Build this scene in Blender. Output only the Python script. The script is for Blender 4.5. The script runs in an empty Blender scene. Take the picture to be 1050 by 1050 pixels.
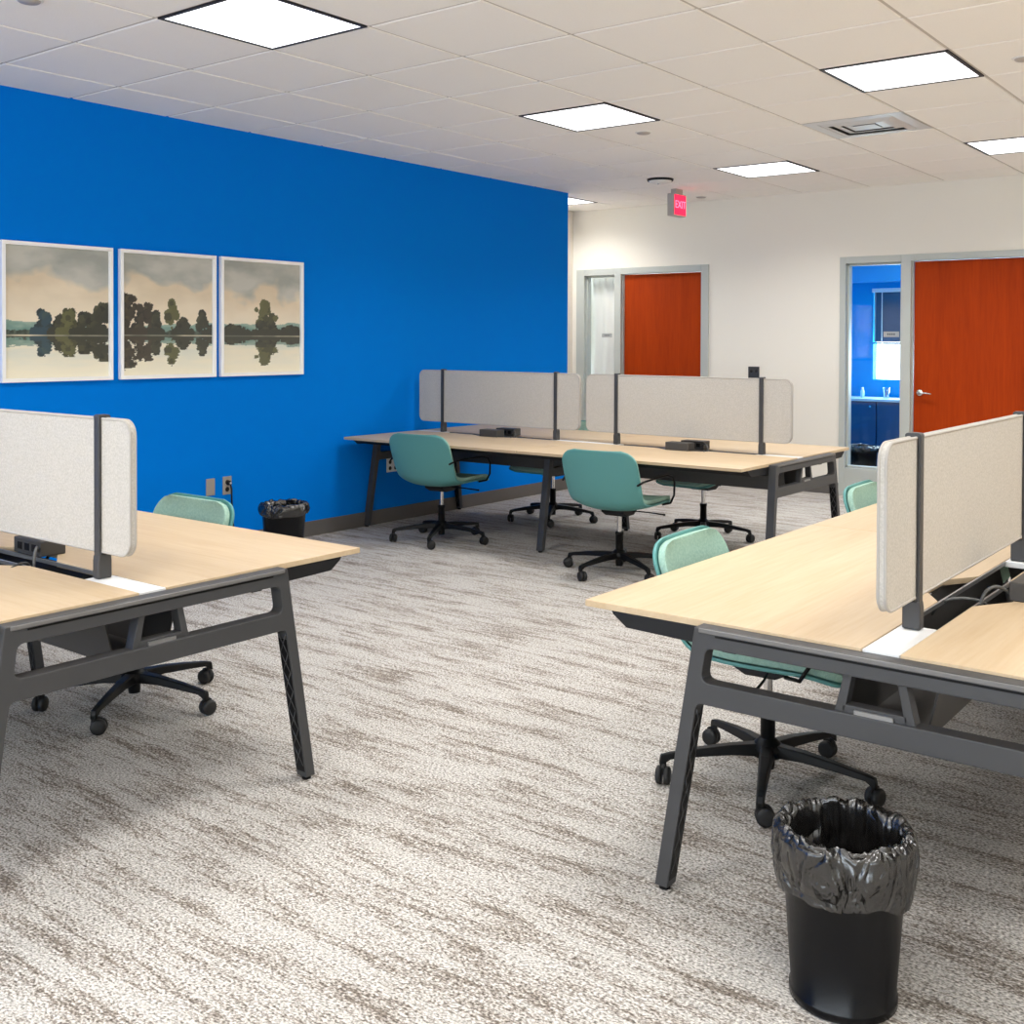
import bpy, bmesh, math, random
from mathutils import Vector, Matrix, noise
PI = math.pi
R = math.radians
random.seed(7)
C = bpy.context.scene.collection
SC = bpy.context.scene

# ------------------------------------------------------------------ camera
H = 1.42
CAM_F, CAM_A, CAM_P, CAM_R, CAM_CY = 1126.66, .6571, .0155, .0038, 366.35
cd = bpy.data.cameras.new('camera')
cam = bpy.data.objects.new('camera', cd)
C.objects.link(cam)
cd.sensor_width = 36
cd.sensor_fit = 'HORIZONTAL'
cd.lens = CAM_F / 1050 * 36
cd.shift_y = -(525 - CAM_CY) / 1050
cd.clip_start = .05
cam.matrix_world = (Matrix.Translation((0, 0, H)) @ Matrix.Rotation(CAM_A, 4, 'Z')
                    @ Matrix.Rotation(PI / 2 - CAM_P, 4, 'X') @ Matrix.Rotation(CAM_R, 4, 'Z'))
SC.camera = cam

# ------------------------------------------------------------------ room numbers
WX = -5.989          # blue wall face
BY = 9.918           # back wall face
CZ = 2.825           # ceiling
TZ = .702            # desk top
ROOM_R, ROOM_F = 4.2, -3.6   # right wall, wall behind the camera
ALX = -6.815         # alcove side wall
BLUE_END = 8.63
GP = .653            # ceiling grid pitch
GX, GY = -3.545, 3.53

# ------------------------------------------------------------------ materials
def lin(c):
    return tuple(((v / 255) / 12.92 if v / 255 <= .04045 else ((v / 255 + .055) / 1.055) ** 2.4) for v in c)

def new_mat(name):
    m = bpy.data.materials.new(name)
    m.use_nodes = True
    nt = m.node_tree
    return m, nt, nt.nodes['Principled BSDF']

def mat(name, rgb, rough=.5, metal=0, spec=.5, coat=0, bump=0, bscale=200, var=0, vscale=8):
    m, nt, b = new_mat(name)
    col = lin(rgb)
    b.inputs['Base Color'].default_value = (*col, 1)
    b.inputs['Roughness'].default_value = rough
    b.inputs['Metallic'].default_value = metal
    b.inputs['Specular IOR Level'].default_value = spec
    b.inputs['Coat Weight'].default_value = coat
    tc = nt.nodes.new('ShaderNodeTexCoord')
    if var:
        n = nt.nodes.new('ShaderNodeTexNoise')
        n.inputs['Scale'].default_value = vscale
        n.inputs['Detail'].default_value = 4
        nt.links.new(tc.outputs['Object'], n.inputs['Vector'])
        r = nt.nodes.new('ShaderNodeValToRGB')
        r.color_ramp.elements[0].position = .3
        r.color_ramp.elements[1].position = .7
        r.color_ramp.elements[0].color = (*[v * (1 - var) for v in col], 1)
        r.color_ramp.elements[1].color = (*[min(1, v * (1 + var)) for v in col], 1)
        nt.links.new(n.outputs['Fac'], r.inputs['Fac'])
        nt.links.new(r.outputs['Color'], b.inputs['Base Color'])
    if bump:
        n = nt.nodes.new('ShaderNodeTexNoise')
        n.inputs['Scale'].default_value = bscale
        n.inputs['Detail'].default_value = 3
        nt.links.new(tc.outputs['Object'], n.inputs['Vector'])
        bp = nt.nodes.new('ShaderNodeBump')
        bp.inputs['Strength'].default_value = bump
        bp.inputs['Distance'].default_value = .002
        nt.links.new(n.outputs['Fac'], bp.inputs['Height'])
        nt.links.new(bp.outputs['Normal'], b.inputs['Normal'])
    return m

def emit_mat(name, rgb, strength):
    m, nt, b = new_mat(name)
    b.inputs['Base Color'].default_value = (*lin(rgb), 1)
    b.inputs['Emission Color'].default_value = (*lin(rgb), 1)
    b.inputs['Emission Strength'].default_value = strength
    return m

def wood_mat(name, light, dark, axis=0, rough=.4, stretch=14, scale=1.1, coat=0.0, spec=.5):
    """fine grain running along the given object axis"""
    m, nt, b = new_mat(name)
    tc = nt.nodes.new('ShaderNodeTexCoord')
    mp = nt.nodes.new('ShaderNodeMapping')
    s = [stretch, stretch, stretch]
    s[axis] = scale
    mp.inputs['Scale'].default_value = s
    nt.links.new(tc.outputs['Object'], mp.inputs['Vector'])
    n1 = nt.nodes.new('ShaderNodeTexNoise')
    n1.inputs['Scale'].default_value = 1
    n1.inputs['Detail'].default_value = 6
    n1.inputs['Roughness'].default_value = .65
    n1.inputs['Distortion'].default_value = .6
    nt.links.new(mp.outputs['Vector'], n1.inputs['Vector'])
    mp2 = nt.nodes.new('ShaderNodeMapping')
    s2 = [stretch * 9] * 3
    s2[axis] = scale * 5
    mp2.inputs['Scale'].default_value = s2
    nt.links.new(tc.outputs['Object'], mp2.inputs['Vector'])
    n2 = nt.nodes.new('ShaderNodeTexNoise')
    n2.inputs['Scale'].default_value = 1
    n2.inputs['Detail'].default_value = 3
    nt.links.new(mp2.outputs['Vector'], n2.inputs['Vector'])
    mx = nt.nodes.new('ShaderNodeMath')
    mx.operation = 'MULTIPLY_ADD'
    mx.inputs[1].default_value = .35
    nt.links.new(n2.outputs['Fac'], mx.inputs[0])
    ms = nt.nodes.new('ShaderNodeMath')
    ms.operation = 'MULTIPLY'
    ms.inputs[1].default_value = .65
    nt.links.new(n1.outputs['Fac'], ms.inputs[0])
    nt.links.new(ms.outputs[0], mx.inputs[2])
    r = nt.nodes.new('ShaderNodeValToRGB')
    r.color_ramp.elements[0].position = .33
    r.color_ramp.elements[1].position = .66
    r.color_ramp.elements[0].color = (*lin(dark), 1)
    r.color_ramp.elements[1].color = (*lin(light), 1)
    nt.links.new(mx.outputs[0], r.inputs['Fac'])
    nt.links.new(r.outputs['Color'], b.inputs['Base Color'])
    b.inputs['Roughness'].default_value = rough
    b.inputs['Coat Weight'].default_value = coat
    b.inputs['Coat Roughness'].default_value = .15
    b.inputs['Specular IOR Level'].default_value = spec
    return m

def carpet_mat():
    m, nt, b = new_mat('carpet_tile')
    N = nt.nodes.new
    L = nt.links.new
    tc = N('ShaderNodeTexCoord')
    def nz(scale, detail, rough=.5, dist=0):
        mp = N('ShaderNodeMapping')
        mp.inputs['Scale'].default_value = scale
        L(tc.outputs['Object'], mp.inputs['Vector'])
        n = N('ShaderNodeTexNoise')
        n.inputs['Scale'].default_value = 1
        n.inputs['Detail'].default_value = detail
        n.inputs['Roughness'].default_value = rough
        n.inputs['Distortion'].default_value = dist
        L(mp.outputs['Vector'], n.inputs['Vector'])
        return n.outputs['Fac']
    def ma(op, a, bb, c=None):
        x = N('ShaderNodeMath'); x.operation = op
        for i, v in enumerate((a, bb, c)):
            if v is None: continue
            if isinstance(v, (int, float)): x.inputs[i].default_value = v
            else: L(v, x.inputs[i])
        return x.outputs[0]
    big = nz((2.3, 13, 1), 2, .5, .1)           # broad bands running along x
    mid = nz((4.5, 38, 1), 3, .65, .1)          # streaks
    fine = nz((22, 120, 1), 2, .6)               # thin yarn rows
    tuft = nz((125, 175, 1), 1, .5)            # speckle of the loops
    tuft2 = nz((60, 95, 1), 2, .6)
    s = ma('MULTIPLY', big, .36)
    s = ma('MULTIPLY_ADD', mid, .38, s)
    s = ma('MULTIPLY_ADD', fine, .26, s)
    s = ma('MULTIPLY_ADD', ma('SUBTRACT', tuft2, .5), .30, s)
    s = ma('MULTIPLY_ADD', ma('SUBTRACT', tuft, .5), .22, s)
    r = N('ShaderNodeValToRGB')
    e = r.color_ramp.elements
    e[0].position = .39; e[0].color = (*lin(CARPET_D), 1)
    e[1].position = .53; e[1].color = (*lin(CARPET_L), 1)
    k = e.new(.46); k.color = (*lin(CARPET_M), 1)
    L(s, r.inputs['Fac'])
    sp = ma('MULTIPLY_ADD', tuft, 2.6, -.3)
    sp = ma('MULTIPLY', sp, ma('MULTIPLY_ADD', tuft2, .5, .75))
    mixn = N('ShaderNodeMix'); mixn.data_type = 'RGBA'; mixn.blend_type = 'MULTIPLY'
    mixn.inputs['Factor'].default_value = 1
    L(r.outputs['Color'], mixn.inputs['A'])
    cb = N('ShaderNodeCombineColor')
    for i in range(3): L(sp, cb.inputs[i])
    L(cb.outputs['Color'], mixn.inputs['B'])
    L(mixn.outputs['Result'], b.inputs['Base Color'])
    b.inputs['Roughness'].default_value = .95
    b.inputs['Specular IOR Level'].default_value = .1
    bp = N('ShaderNodeBump'); bp.inputs['Strength'].default_value = .5; bp.inputs['Distance'].default_value = .004
    L(tuft, bp.inputs['Height']); L(bp.outputs['Normal'], b.inputs['Normal'])
    return m

def fabric_mat(name, a, c, scale=420, bump=.25):
    m, nt, b = new_mat(name)
    N = nt.nodes.new; L = nt.links.new
    tc = N('ShaderNodeTexCoord')
    n = N('ShaderNodeTexNoise'); n.inputs['Scale'].default_value = scale; n.inputs['Detail'].default_value = 2
    L(tc.outputs['Object'], n.inputs['Vector'])
    n2 = N('ShaderNodeTexNoise'); n2.inputs['Scale'].default_value = scale * .22; n2.inputs['Detail'].default_value = 3
    L(tc.outputs['Object'], n2.inputs['Vector'])
    x = N('ShaderNodeMath'); x.operation = 'MULTIPLY_ADD'; x.inputs[1].default_value = .5
    h = N('ShaderNodeMath'); h.operation = 'MULTIPLY'; h.inputs[1].default_value = .5
    L(n2.outputs['Fac'], h.inputs[0]); L(n.outputs['Fac'], x.inputs[0]); L(h.outputs[0], x.inputs[2])
    r = N('ShaderNodeValToRGB')
    r.color_ramp.elements[0].position = .36; r.color_ramp.elements[0].color = (*lin(c), 1)
    r.color_ramp.elements[1].position = .62; r.color_ramp.elements[1].color = (*lin(a), 1)
    L(x.outputs[0], r.inputs['Fac']); L(r.outputs['Color'], b.inputs['Base Color'])
    b.inputs['Roughness'].default_value = .9
    b.inputs['Specular IOR Level'].default_value = .2
    bp = N('ShaderNodeBump'); bp.inputs['Strength'].default_value = bump; bp.inputs['Distance'].default_value = .001
    L(n.outputs['Fac'], bp.inputs['Height']); L(bp.outputs['Normal'], b.inputs['Normal'])
    return m

def glass_mat(name, tint=(255, 255, 255), refl=.08):
    m = bpy.data.materials.new(name); m.use_nodes = True
    nt = m.node_tree; nt.nodes.clear()
    o = nt.nodes.new('ShaderNodeOutputMaterial')
    t = nt.nodes.new('ShaderNodeBsdfTransparent'); t.inputs[0].default_value = (*lin(tint), 1)
    g = nt.nodes.new('ShaderNodeBsdfGlossy'); g.inputs['Roughness'].default_value = .03
    mx = nt.nodes.new('ShaderNodeMixShader'); mx.inputs[0].default_value = refl
    nt.links.new(t.outputs[0], mx.inputs[1]); nt.links.new(g.outputs[0], mx.inputs[2])
    nt.links.new(mx.outputs[0], o.inputs[0])
    return m

def art_mat():
    m, nt, b = new_mat('landscape_print')
    a = nt.nodes.new('ShaderNodeVertexColor'); a.layer_name = 'paint'
    nt.links.new(a.outputs['Color'], b.inputs['Base Color'])
    b.inputs['Roughness'].default_value = .6
    b.inputs['Coat Weight'].default_value = .6
    b.inputs['Coat Roughness'].default_value = .03
    return m

def bag_mat():
    m, nt, b = new_mat('black_bag_film')
    N = nt.nodes.new; L = nt.links.new
    b.inputs['Base Color'].default_value = (*lin((24, 23, 22)), 1)
    b.inputs['Roughness'].default_value = .22
    b.inputs['Specular IOR Level'].default_value = 1.0
    tc = N('ShaderNodeTexCoord')
    prev = None
    for sc, dist, ani in ((8, .016, (1, 1, .6)), (19, .007, (1, 1, .5))):
        mp = N('ShaderNodeMapping'); mp.inputs['Scale'].default_value = ani
        L(tc.outputs['Object'], mp.inputs['Vector'])
        n = N('ShaderNodeTexNoise'); n.inputs['Scale'].default_value = sc; n.inputs['Detail'].default_value = .6
        n.inputs['Distortion'].default_value = .8
        L(mp.outputs['Vector'], n.inputs['Vector'])
        a = N('ShaderNodeMath'); a.operation = 'SUBTRACT'; a.inputs[1].default_value = .5; L(n.outputs['Fac'], a.inputs[0])
        c = N('ShaderNodeMath'); c.operation = 'ABSOLUTE'; L(a.outputs[0], c.inputs[0])
        bp = N('ShaderNodeBump'); bp.inputs['Strength'].default_value = 1; bp.inputs['Distance'].default_value = dist * 4
        L(c.outputs[0], bp.inputs['Height'])
        if prev: L(prev, bp.inputs['Normal'])
        prev = bp.outputs['Normal']
    L(prev, b.inputs['Normal'])
    return m

CARPET_D, CARPET_M, CARPET_L = (120, 111, 102), (156, 149, 141), (180, 176, 170)
M = dict(
    carpet=carpet_mat(),
    blue=mat('blue_wall_paint', (0, 121, 220), .6, spec=.03, bump=.05),
    cream=mat('cream_wall_paint', (236, 231, 219), .7, spec=.2, bump=.05),
    white=mat('white_paint', (235, 233, 228), .6),
    tile=mat('ceiling_tile', (250, 246, 239), .95, spec=.1, bump=.5, bscale=160, var=.015, vscale=120),
    grid=mat('ceiling_grid_metal', (196, 187, 176), .6),
    base=mat('vinyl_baseboard', (92, 88, 84), .6),
    steel=mat('door_frame_paint', (184, 188, 182), .45),
    cherry=wood_mat('cherry_veneer', (172, 60, 4), (146, 46, 2), axis=2, rough=.6, stretch=9, scale=.8, spec=.12),
    maple=wood_mat('maple_laminate', (200, 179, 148), (187, 161, 126), axis=0, rough=.5, stretch=9, scale=.9),
    edge=mat('maple_edge_band', (220, 184, 134), .45),
    iron=mat('charcoal_powder_coat', (60, 60, 61), .45, spec=.4),
    dark=mat('black_powder_coat', (22, 22, 24), .55, spec=.3),
    black=mat('black_nylon', (7, 7, 8), .45, spec=.22),
    alu=mat('grey_aluminium', (150, 150, 150), .35, metal=.7),
    plate=mat('white_cover_plate', (214, 214, 212), .4),
    screen=fabric_mat('screen_felt', (196, 191, 183), (170, 165, 156), scale=800),
    piping=mat('screen_edge_felt', (172, 167, 160), .8),
    shell=mat('sage_shell_plastic', (86, 144, 140), .42, spec=.4),
    pad=fabric_mat('sage_upholstery', (158, 190, 176), (134, 168, 154), scale=500, bump=.15),
    chrome=mat('chrome', (205, 205, 205), .15, metal=1),
    box=mat('charcoal_plastic', (62, 60, 58), .55),
    frame_w=mat('white_picture_frame', (250, 249, 247), .4),
    art=art_mat(),
    lamp=emit_mat('lit_diffuser', (252, 252, 255), 1.5),
    lampgap=mat('fixture_gap_shade', (38, 36, 40), .6),
    vent=mat('brushed_vent_aluminium', (205, 205, 205), .4),
    red=emit_mat('lit_red_sign_face', (255, 24, 72), 1.15),
    pink=emit_mat('lit_sign_letters', (255, 120, 155), 1.4),
    signbody=mat('sign_housing', (176, 168, 160), .4),
    glass=glass_mat('pane_glass', refl=.035),
    bin=mat('black_bin_plastic', (4, 5, 8), .25, spec=.25),
    bag=bag_mat(),
    offblue=mat('office_blue_paint', (10, 152, 215), .6, spec=.05),
    offsoffit=mat('office_light_blue_paint', (70, 170, 228), .6, spec=.05),
    navy=mat('navy_desk_laminate', (8, 78, 130), .3),
    slat=mat('navy_blind_slat', (22, 62, 96), .5),
    worktop=mat('pale_blue_worktop', (190, 225, 240), .3),
    clear=glass_mat('drinking_glass', (225, 240, 250), .25),
    sheet=mat('white_sheet', (238, 240, 234), .8),
    tag=mat('grey_sign_plate', (170, 172, 170), .4),
    tagtext=mat('dark_sign_lettering', (70, 72, 74), .5),
    stainless=mat('stainless_plate', (168, 161, 152), .4, metal=.2),
    socket=mat('white_socket_plate', (225, 225, 222), .4),
    cable=mat('grey_cable', (74, 74, 72), .5),
    cap=mat('light_charcoal_cap', (104, 102, 100), .5),
    rubber=mat('black_rubber', (14, 14, 15), .6),
)

# ------------------------------------------------------------------ mesh helpers
class MB:
    def __init__(s):
        s.v = []; s.f = []; s.sm = []
    def add(s, vs, fs, smooth=False):
        n = len(s.v)
        s.v += [tuple(v) for v in vs]
        s.f += [tuple(i + n for i in f) for f in fs]
        s.sm += [smooth] * len(fs)
        return s
    def box(s, x0, x1, y0, y1, z0, z1):
        return s.add([(x, y, z) for z in (z0, z1) for y in (y0, y1) for x in (x0, x1)],
                     [(0, 2, 3, 1), (4, 5, 7, 6), (0, 1, 5, 4), (2, 6, 7, 3), (0, 4, 6, 2), (1, 3, 7, 5)])
    def prism(s, poly, a0, a1, axis='x', shear=None):
        """extrude a 2D polygon along an axis; x:(y,z) y:(x,z) z:(x,y)"""
        def P(p, a):
            if shear: a = a + shear(p)
            return {'x': (a, p[0], p[1]), 'y': (p[0], a, p[1]), 'z': (p[0], p[1], a)}[axis]
        n = len(poly)
        vs = [P(p, a0) for p in poly] + [P(p, a1) for p in poly]
        fs = [tuple(range(n))[::-1], tuple(range(n, 2 * n))] + [(i, (i + 1) % n, n + (i + 1) % n, n + i) for i in range(n)]
        return s.add(vs, fs)
    def lathe(s, prof, c=(0, 0, 0), n=24, axis='z', smooth=True):
        vs = []; fs = []
        for r, h in prof:
            for k in range(n):
                a = 2 * PI * k / n
                p = (r * math.cos(a), r * math.sin(a), h)
                if axis == 'x': p = (p[2], p[0], p[1])
                if axis == 'y': p = (p[1], p[2], p[0])
                vs.append((c[0] + p[0], c[1] + p[1], c[2] + p[2]))
        for i in range(len(prof) - 1):
            for k in range(n):
                k2 = (k + 1) % n
                fs.append((i * n + k, i * n + k2, (i + 1) * n + k2, (i + 1) * n + k))
        return s.add(vs, fs, smooth)
    def cyl(s, c, r, h0, h1, n=20, axis='z'):
        return s.lathe([(0.0001, h0), (r, h0), (r, h1), (.0001, h1)], c, n, axis, False)
    def tube(s, pts, r, n=8, cyclic=False):
        pts = [Vector(p) for p in pts]
        m = len(pts); vs = []; fs = []
        up = None
        for i, p in enumerate(pts):
            if cyclic: d = (pts[(i + 1) % m] - pts[i - 1])
            else: d = (pts[min(i + 1, m - 1)] - pts[max(i - 1, 0)])
            d.normalize()
            if up is None:
                up = Vector((0, 0, 1)) if abs(d.z) < .9 else Vector((1, 0, 0))
            x = d.cross(up); x.normalize()
            up = x.cross(d); up.normalize()
            rr = r[i] if isinstance(r, (list, tuple)) else r
            for k in range(n):
                a = 2 * PI * k / n
                vs.append(p + x * rr * math.cos(a) + up * rr * math.sin(a))
        seg = m if cyclic else m - 1
        for i in range(seg):
            j = (i + 1) % m
            for k in range(n):
                k2 = (k + 1) % n
                fs.append((i * n + k, i * n + k2, j * n + k2, j * n + k))
        if not cyclic:
            fs.append(tuple(range(n))[::-1]); fs.append(tuple(range((m - 1) * n, m * n)))
        return s.add(vs, fs, True)
    def build(s, name, m, parent=None, bevel=0, seg=2, loc=None):
        me = bpy.data.meshes.new(name)
        me.from_pydata(s.v, [], s.f)
        bm = bmesh.new(); bm.from_mesh(me)
        bmesh.ops.recalc_face_normals(bm, faces=bm.faces)
        bm.to_mesh(me); bm.free()
        for p, q in zip(me.polygons, s.sm): p.use_smooth = q
        me.materials.append(M[m] if isinstance(m, str) else m)
        o = bpy.data.objects.new(name, me)
        C.objects.link(o)
        if parent: o.parent = parent
        if loc: o.location = loc
        if bevel:
            b = o.modifiers.new('bevel', 'BEVEL'); b.width = bevel; b.segments = seg; b.limit_method = 'ANGLE'
            b.harden_normals = False
        return o

def thing(name, label, cat, loc=(0, 0, 0), rz=0, group=None):
    o = bpy.data.objects.new(name, None)
    o.empty_display_size = .1
    C.objects.link(o)
    o.location = loc; o.rotation_euler = (0, 0, rz)
    o['label'] = label; o['category'] = cat
    if group: o['group'] = group
    return o

def tag(o, label, cat, group=None):
    o['label'] = label; o['category'] = cat
    if group: o['group'] = group
    return o

def struct(o):
    o['kind'] = 'structure'
    return o

KIDS = {}
def children(o):
    return [c for c in C.objects if c.parent == o]
def copy_tree(o, parent=None):
    c = o.copy(); C.objects.link(c)
    if parent: c.parent = parent
    for ch in children(o): copy_tree(ch, c)
    return c

def curve_plate(name, outlines, half, bevel, m, parent=None):
    """flat shape with holes in local (x,y), thickness along z -> mesh data"""
    cu = bpy.data.curves.new(name, 'CURVE'); cu.dimensions = '2D'; cu.fill_mode = 'BOTH'
    cu.extrude = half - bevel; cu.bevel_depth = bevel; cu.bevel_resolution = 1; cu.offset = -bevel
    for pts in outlines:
        sp = cu.splines.new('POLY'); sp.points.add(len(pts) - 1)
        for q, p in zip(sp.points, pts): q.co = (p[0], p[1], 0, 1)
        sp.use_cyclic_u = True
    o = bpy.data.objects.new(name, cu); C.objects.link(o)
    dg = bpy.context.evaluated_depsgraph_get()
    me = bpy.data.meshes.new_from_object(o.evaluated_get(dg))
    bpy.data.objects.remove(o)
    me.materials.clear(); me.materials.append(M[m])
    for p in me.polygons: p.use_smooth = False
    return me

def rnd_corner(poly, rad, n=5):
    """round the corners of a polygon; rad number or list"""
    out = []
    k = len(poly)
    for i in range(k):
        r = rad[i] if isinstance(rad, (list, tuple)) else rad
        p = Vector(poly[i]); a = Vector(poly[i - 1]); b = Vector(poly[(i + 1) % k])
        if r <= 0: out.append(tuple(p)); continue
        u = (a - p).normalized(); v = (b - p).normalized()
        ang = u.angle(v); t = r / math.tan(ang / 2)
        s0 = p + u * t; s1 = p + v * t
        for j in range(n + 1):
            f = j / n
            out.append(tuple((s0 * (1 - f) + p * f) * (1 - f) + (p * (1 - f) + s1 * f) * f))
    return out

# ------------------------------------------------------------------ the room
struct(MB().box(ALX - .1, ROOM_R, ROOM_F, BY + .12, -.1, 0).build('floor', 'carpet'))
# blue wall with its end, the alcove beyond it
struct(MB().box(WX - .14, WX, ROOM_F, BLUE_END, 0, CZ + .05).build('wall_left', 'blue'))
struct(MB().box(ALX - .1, ALX, ROOM_F, BY, 0, CZ + .05).build('wall_alcove', 'cream'))
struct(MB().box(ROOM_R, ROOM_R + .1, ROOM_F, BY + .12, 0, CZ + .05).build('wall_right', 'cream'))
# wall behind the camera with a wide window
wf = MB()
fx0, fx1, fz0, fz1 = -5.6, 3.4, .85, 2.3
wf.box(WX, fx0, ROOM_F - .12, ROOM_F, 0, CZ + .05).box(fx1, ROOM_R, ROOM_F - .12, ROOM_F, 0, CZ + .05)
wf.box(fx0, fx1, ROOM_F - .12, ROOM_F, 0, fz0).box(fx0, fx1, ROOM_F - .12, ROOM_F, fz1, CZ + .05)
struct(wf.build('wall_front', 'cream'))
w4 = MB()
for x in (fx0, -2.6, .4, fx1 - .05): w4.box(x, x + .05, ROOM_F - .09, ROOM_F - .03, fz0, fz1)
w4.box(fx0, fx1, ROOM_F - .09, ROOM_F - .03, fz0, fz0 + .05).box(fx0, fx1, ROOM_F - .09, ROOM_F - .03, fz1 - .05, fz1)
w4o = struct(w4.build('window_4', 'steel'))
MB().box(fx0, fx1, ROOM_F - .062, ROOM_F - .058, fz0, fz1).build('pane', 'glass', w4o)
# back wall with two framed openings
FA0, FA1, FAZ = -6.757, -5.162, 2.187     # far frame
FB0, FB1, FBZ = -3.814, -2.12, 2.198      # near frame
wb = MB()
_zt = CZ + .05
wb.prism([(ALX - .1, 0), (FA0 + .02, 0), (FA0 + .02, FAZ - .02), (FA1 - .02, FAZ - .02), (FA1 - .02, 0), (FB0 + .02, 0),
          (FB0 + .02, FBZ - .02), (FB1 - .02, FBZ - .02), (FB1 - .02, 0), (ROOM_R, 0), (ROOM_R, _zt), (ALX - .1, _zt)], BY, BY + .12, 'y')
struct(wb.build('wall_back', 'cream'))
struct(MB().box(WX, WX + .012, ROOM_F, BLUE_END, 0, .108).build('baseboard_left', 'base', bevel=.003))
bb = MB()
for a, b in ((FA1, FB0), (FB1, ROOM_R)): bb.box(a, b, BY - .012, BY, 0, .108)
struct(bb.build('baseboard_back', 'base', bevel=.003))

# ceiling: grid plane, tiles hang a few millimetres below it
cl = MB()
cl.box(ALX - .1, ROOM_R, ROOM_F, BY + .12, CZ + .006, CZ + .08)
struct(cl.build('ceiling', 'grid'))
LIGHT_CELLS = {(-1, -1), (-1, 3), (-1, 7), (2, -1), (2, 3), (2, 7), (-5, 8), (5, -1), (5, 3), (5, 7), (8, -1), (8, 3), (8, 7),
               (-1, -5), (2, -5), (5, -5), (8, -5)}
VENT_CELL = (1, 5)
LAMP_W = 19
tl = MB()
GAP = .008
for i in range(-6, 13):
    for j in range(-12, 11):
        if (i, j) in LIGHT_CELLS or (i, j) == VENT_CELL: continue
        x0, x1 = GX + i * GP + GAP, GX + (i + 1) * GP - GAP
        y0, y1 = GY + j * GP + GAP, GY + (j + 1) * GP - GAP
        x0, x1 = max(x0, ALX), min(x1, ROOM_R)
        y0, y1 = max(y0, ROOM_F), min(y1, BY)
        if x1 - x0 < .02 or y1 - y0 < .02: continue
        tl.add([(x0, y0, CZ + .0055), (x1, y0, CZ + .0055), (x1, y1, CZ + .0055), (x0, y1, CZ + .0055),
                (x0 + .005, y0 + .005, CZ), (x1 - .005, y0 + .005, CZ), (x1 - .005, y1 - .005, CZ), (x0 + .005, y1 - .005, CZ)],
               [(4, 7, 6, 5), (0, 1, 5, 4), (1, 2, 6, 5), (2, 3, 7, 6), (3, 0, 4, 7)])
t = struct(tl.build('trim_1', 'tile'))

# ceiling lights
LL = {(-1, -1): 'large-looking lit square ceiling panel nearest the camera, above the blue wall and pictures',
      (-1, 3): 'lit square ceiling panel in the middle of the ceiling, above the blue wall side',
      (2, 3): 'lit square ceiling panel on the right, just in front of the metal air vent',
      (-1, 7): 'lit square ceiling panel near the back wall, between exit sign and air vent',
      (2, 7): 'lit square ceiling panel at the right edge, above the large brown door',
      (-5, 8): 'lit ceiling panel half hidden behind the far end of the blue wall'}
lproto = None
for cell in sorted(LIGHT_CELLS, key=lambda c: (c not in LL, c)):
    i, j = cell
    pos = (GX + (i + .5) * GP, GY + (j + .5) * GP, CZ)
    lab = LL.get(cell, 'lit square ceiling panel in the part of the ceiling outside the photo')
    if lproto is None:
        root = thing('ceiling_light', lab, 'ceiling light', pos, 0, 'square ceiling light panels')
        h = GP / 2 - .004
        fr = MB()
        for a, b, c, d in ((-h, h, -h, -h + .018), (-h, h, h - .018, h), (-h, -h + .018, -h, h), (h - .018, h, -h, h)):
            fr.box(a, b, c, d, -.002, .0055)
        fr.build('frame', 'lampgap', root)  # flat dark strips, painted shade of the gap round the lens
        hi = h - .016
        df = MB().box(-hi, hi, -hi, hi, .0005, .0055)
        df.build('diffuser', 'lamp', root)
        lproto = root
    else:
        c = copy_tree(lproto); c.location = pos; c['label'] = lab
    # the tubes behind the lens: lens troffers throw most of their light downward
    if 'trl' not in globals():
        trl = bpy.data.lights.new('troffer_tubes', 'AREA'); trl.shape = 'SQUARE'; trl.size = GP - .05
        trl.energy = LAMP_W; trl.color = (1, .985, .965); trl.spread = R(142)
    dat = trl
    if cell == (-5, 8):
        dat = trl.copy(); dat.energy = LAMP_W * .8
    lo = bpy.data.objects.new('troffer_tubes', dat); C.objects.link(lo); lo.location = (pos[0], pos[1], CZ - .004)

# air vent
i, j = VENT_CELL
v = thing('ceiling_vent', 'square silver louvred air vent in the ceiling between the light panels', 'air vent',
          (GX + (i + .5) * GP, GY + (j + .5) * GP, CZ))
h = GP / 2 - .006
def ring(mb, h0, z0, h1, z1, t=.004):
    vs = []
    for hh, z in ((h0, z0), (h1, z1), (h1 - t, z1 + t), (h0 - t, z0 + t)):
        vs += [(-hh, -hh, z), (hh, -hh, z), (hh, hh, z), (-hh, hh, z)]
    fs = []
    for a in range(4):
        b = (a + 1) % 4
        for k in range(4):
            k2 = (k + 1) % 4
            fs.append((a * 4 + k, a * 4 + k2, b * 4 + k2, b * 4 + k))
    mb.add(vs, fs)
fm = MB(); ring(fm, h, .002, h - .075, -.002); fm.build('frame', 'vent', v)
for k, (a, b) in enumerate(((.245, .20), (.185, .14), (.125, .08))):
    q = MB(); ring(q, b, -.012 + .006 * k, a, .004); q.build('louvre', 'vent', v)
MB().box(-.075, .075, -.075, .075, -.006, -.002).build('center_plate', 'vent', v, bevel=.003)
MB().box(-.25, .25, -.25, .25, .0045, .0055).build('cavity_shade', 'dark', v)  # thin black sheet, duct shade put into its colour

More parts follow.
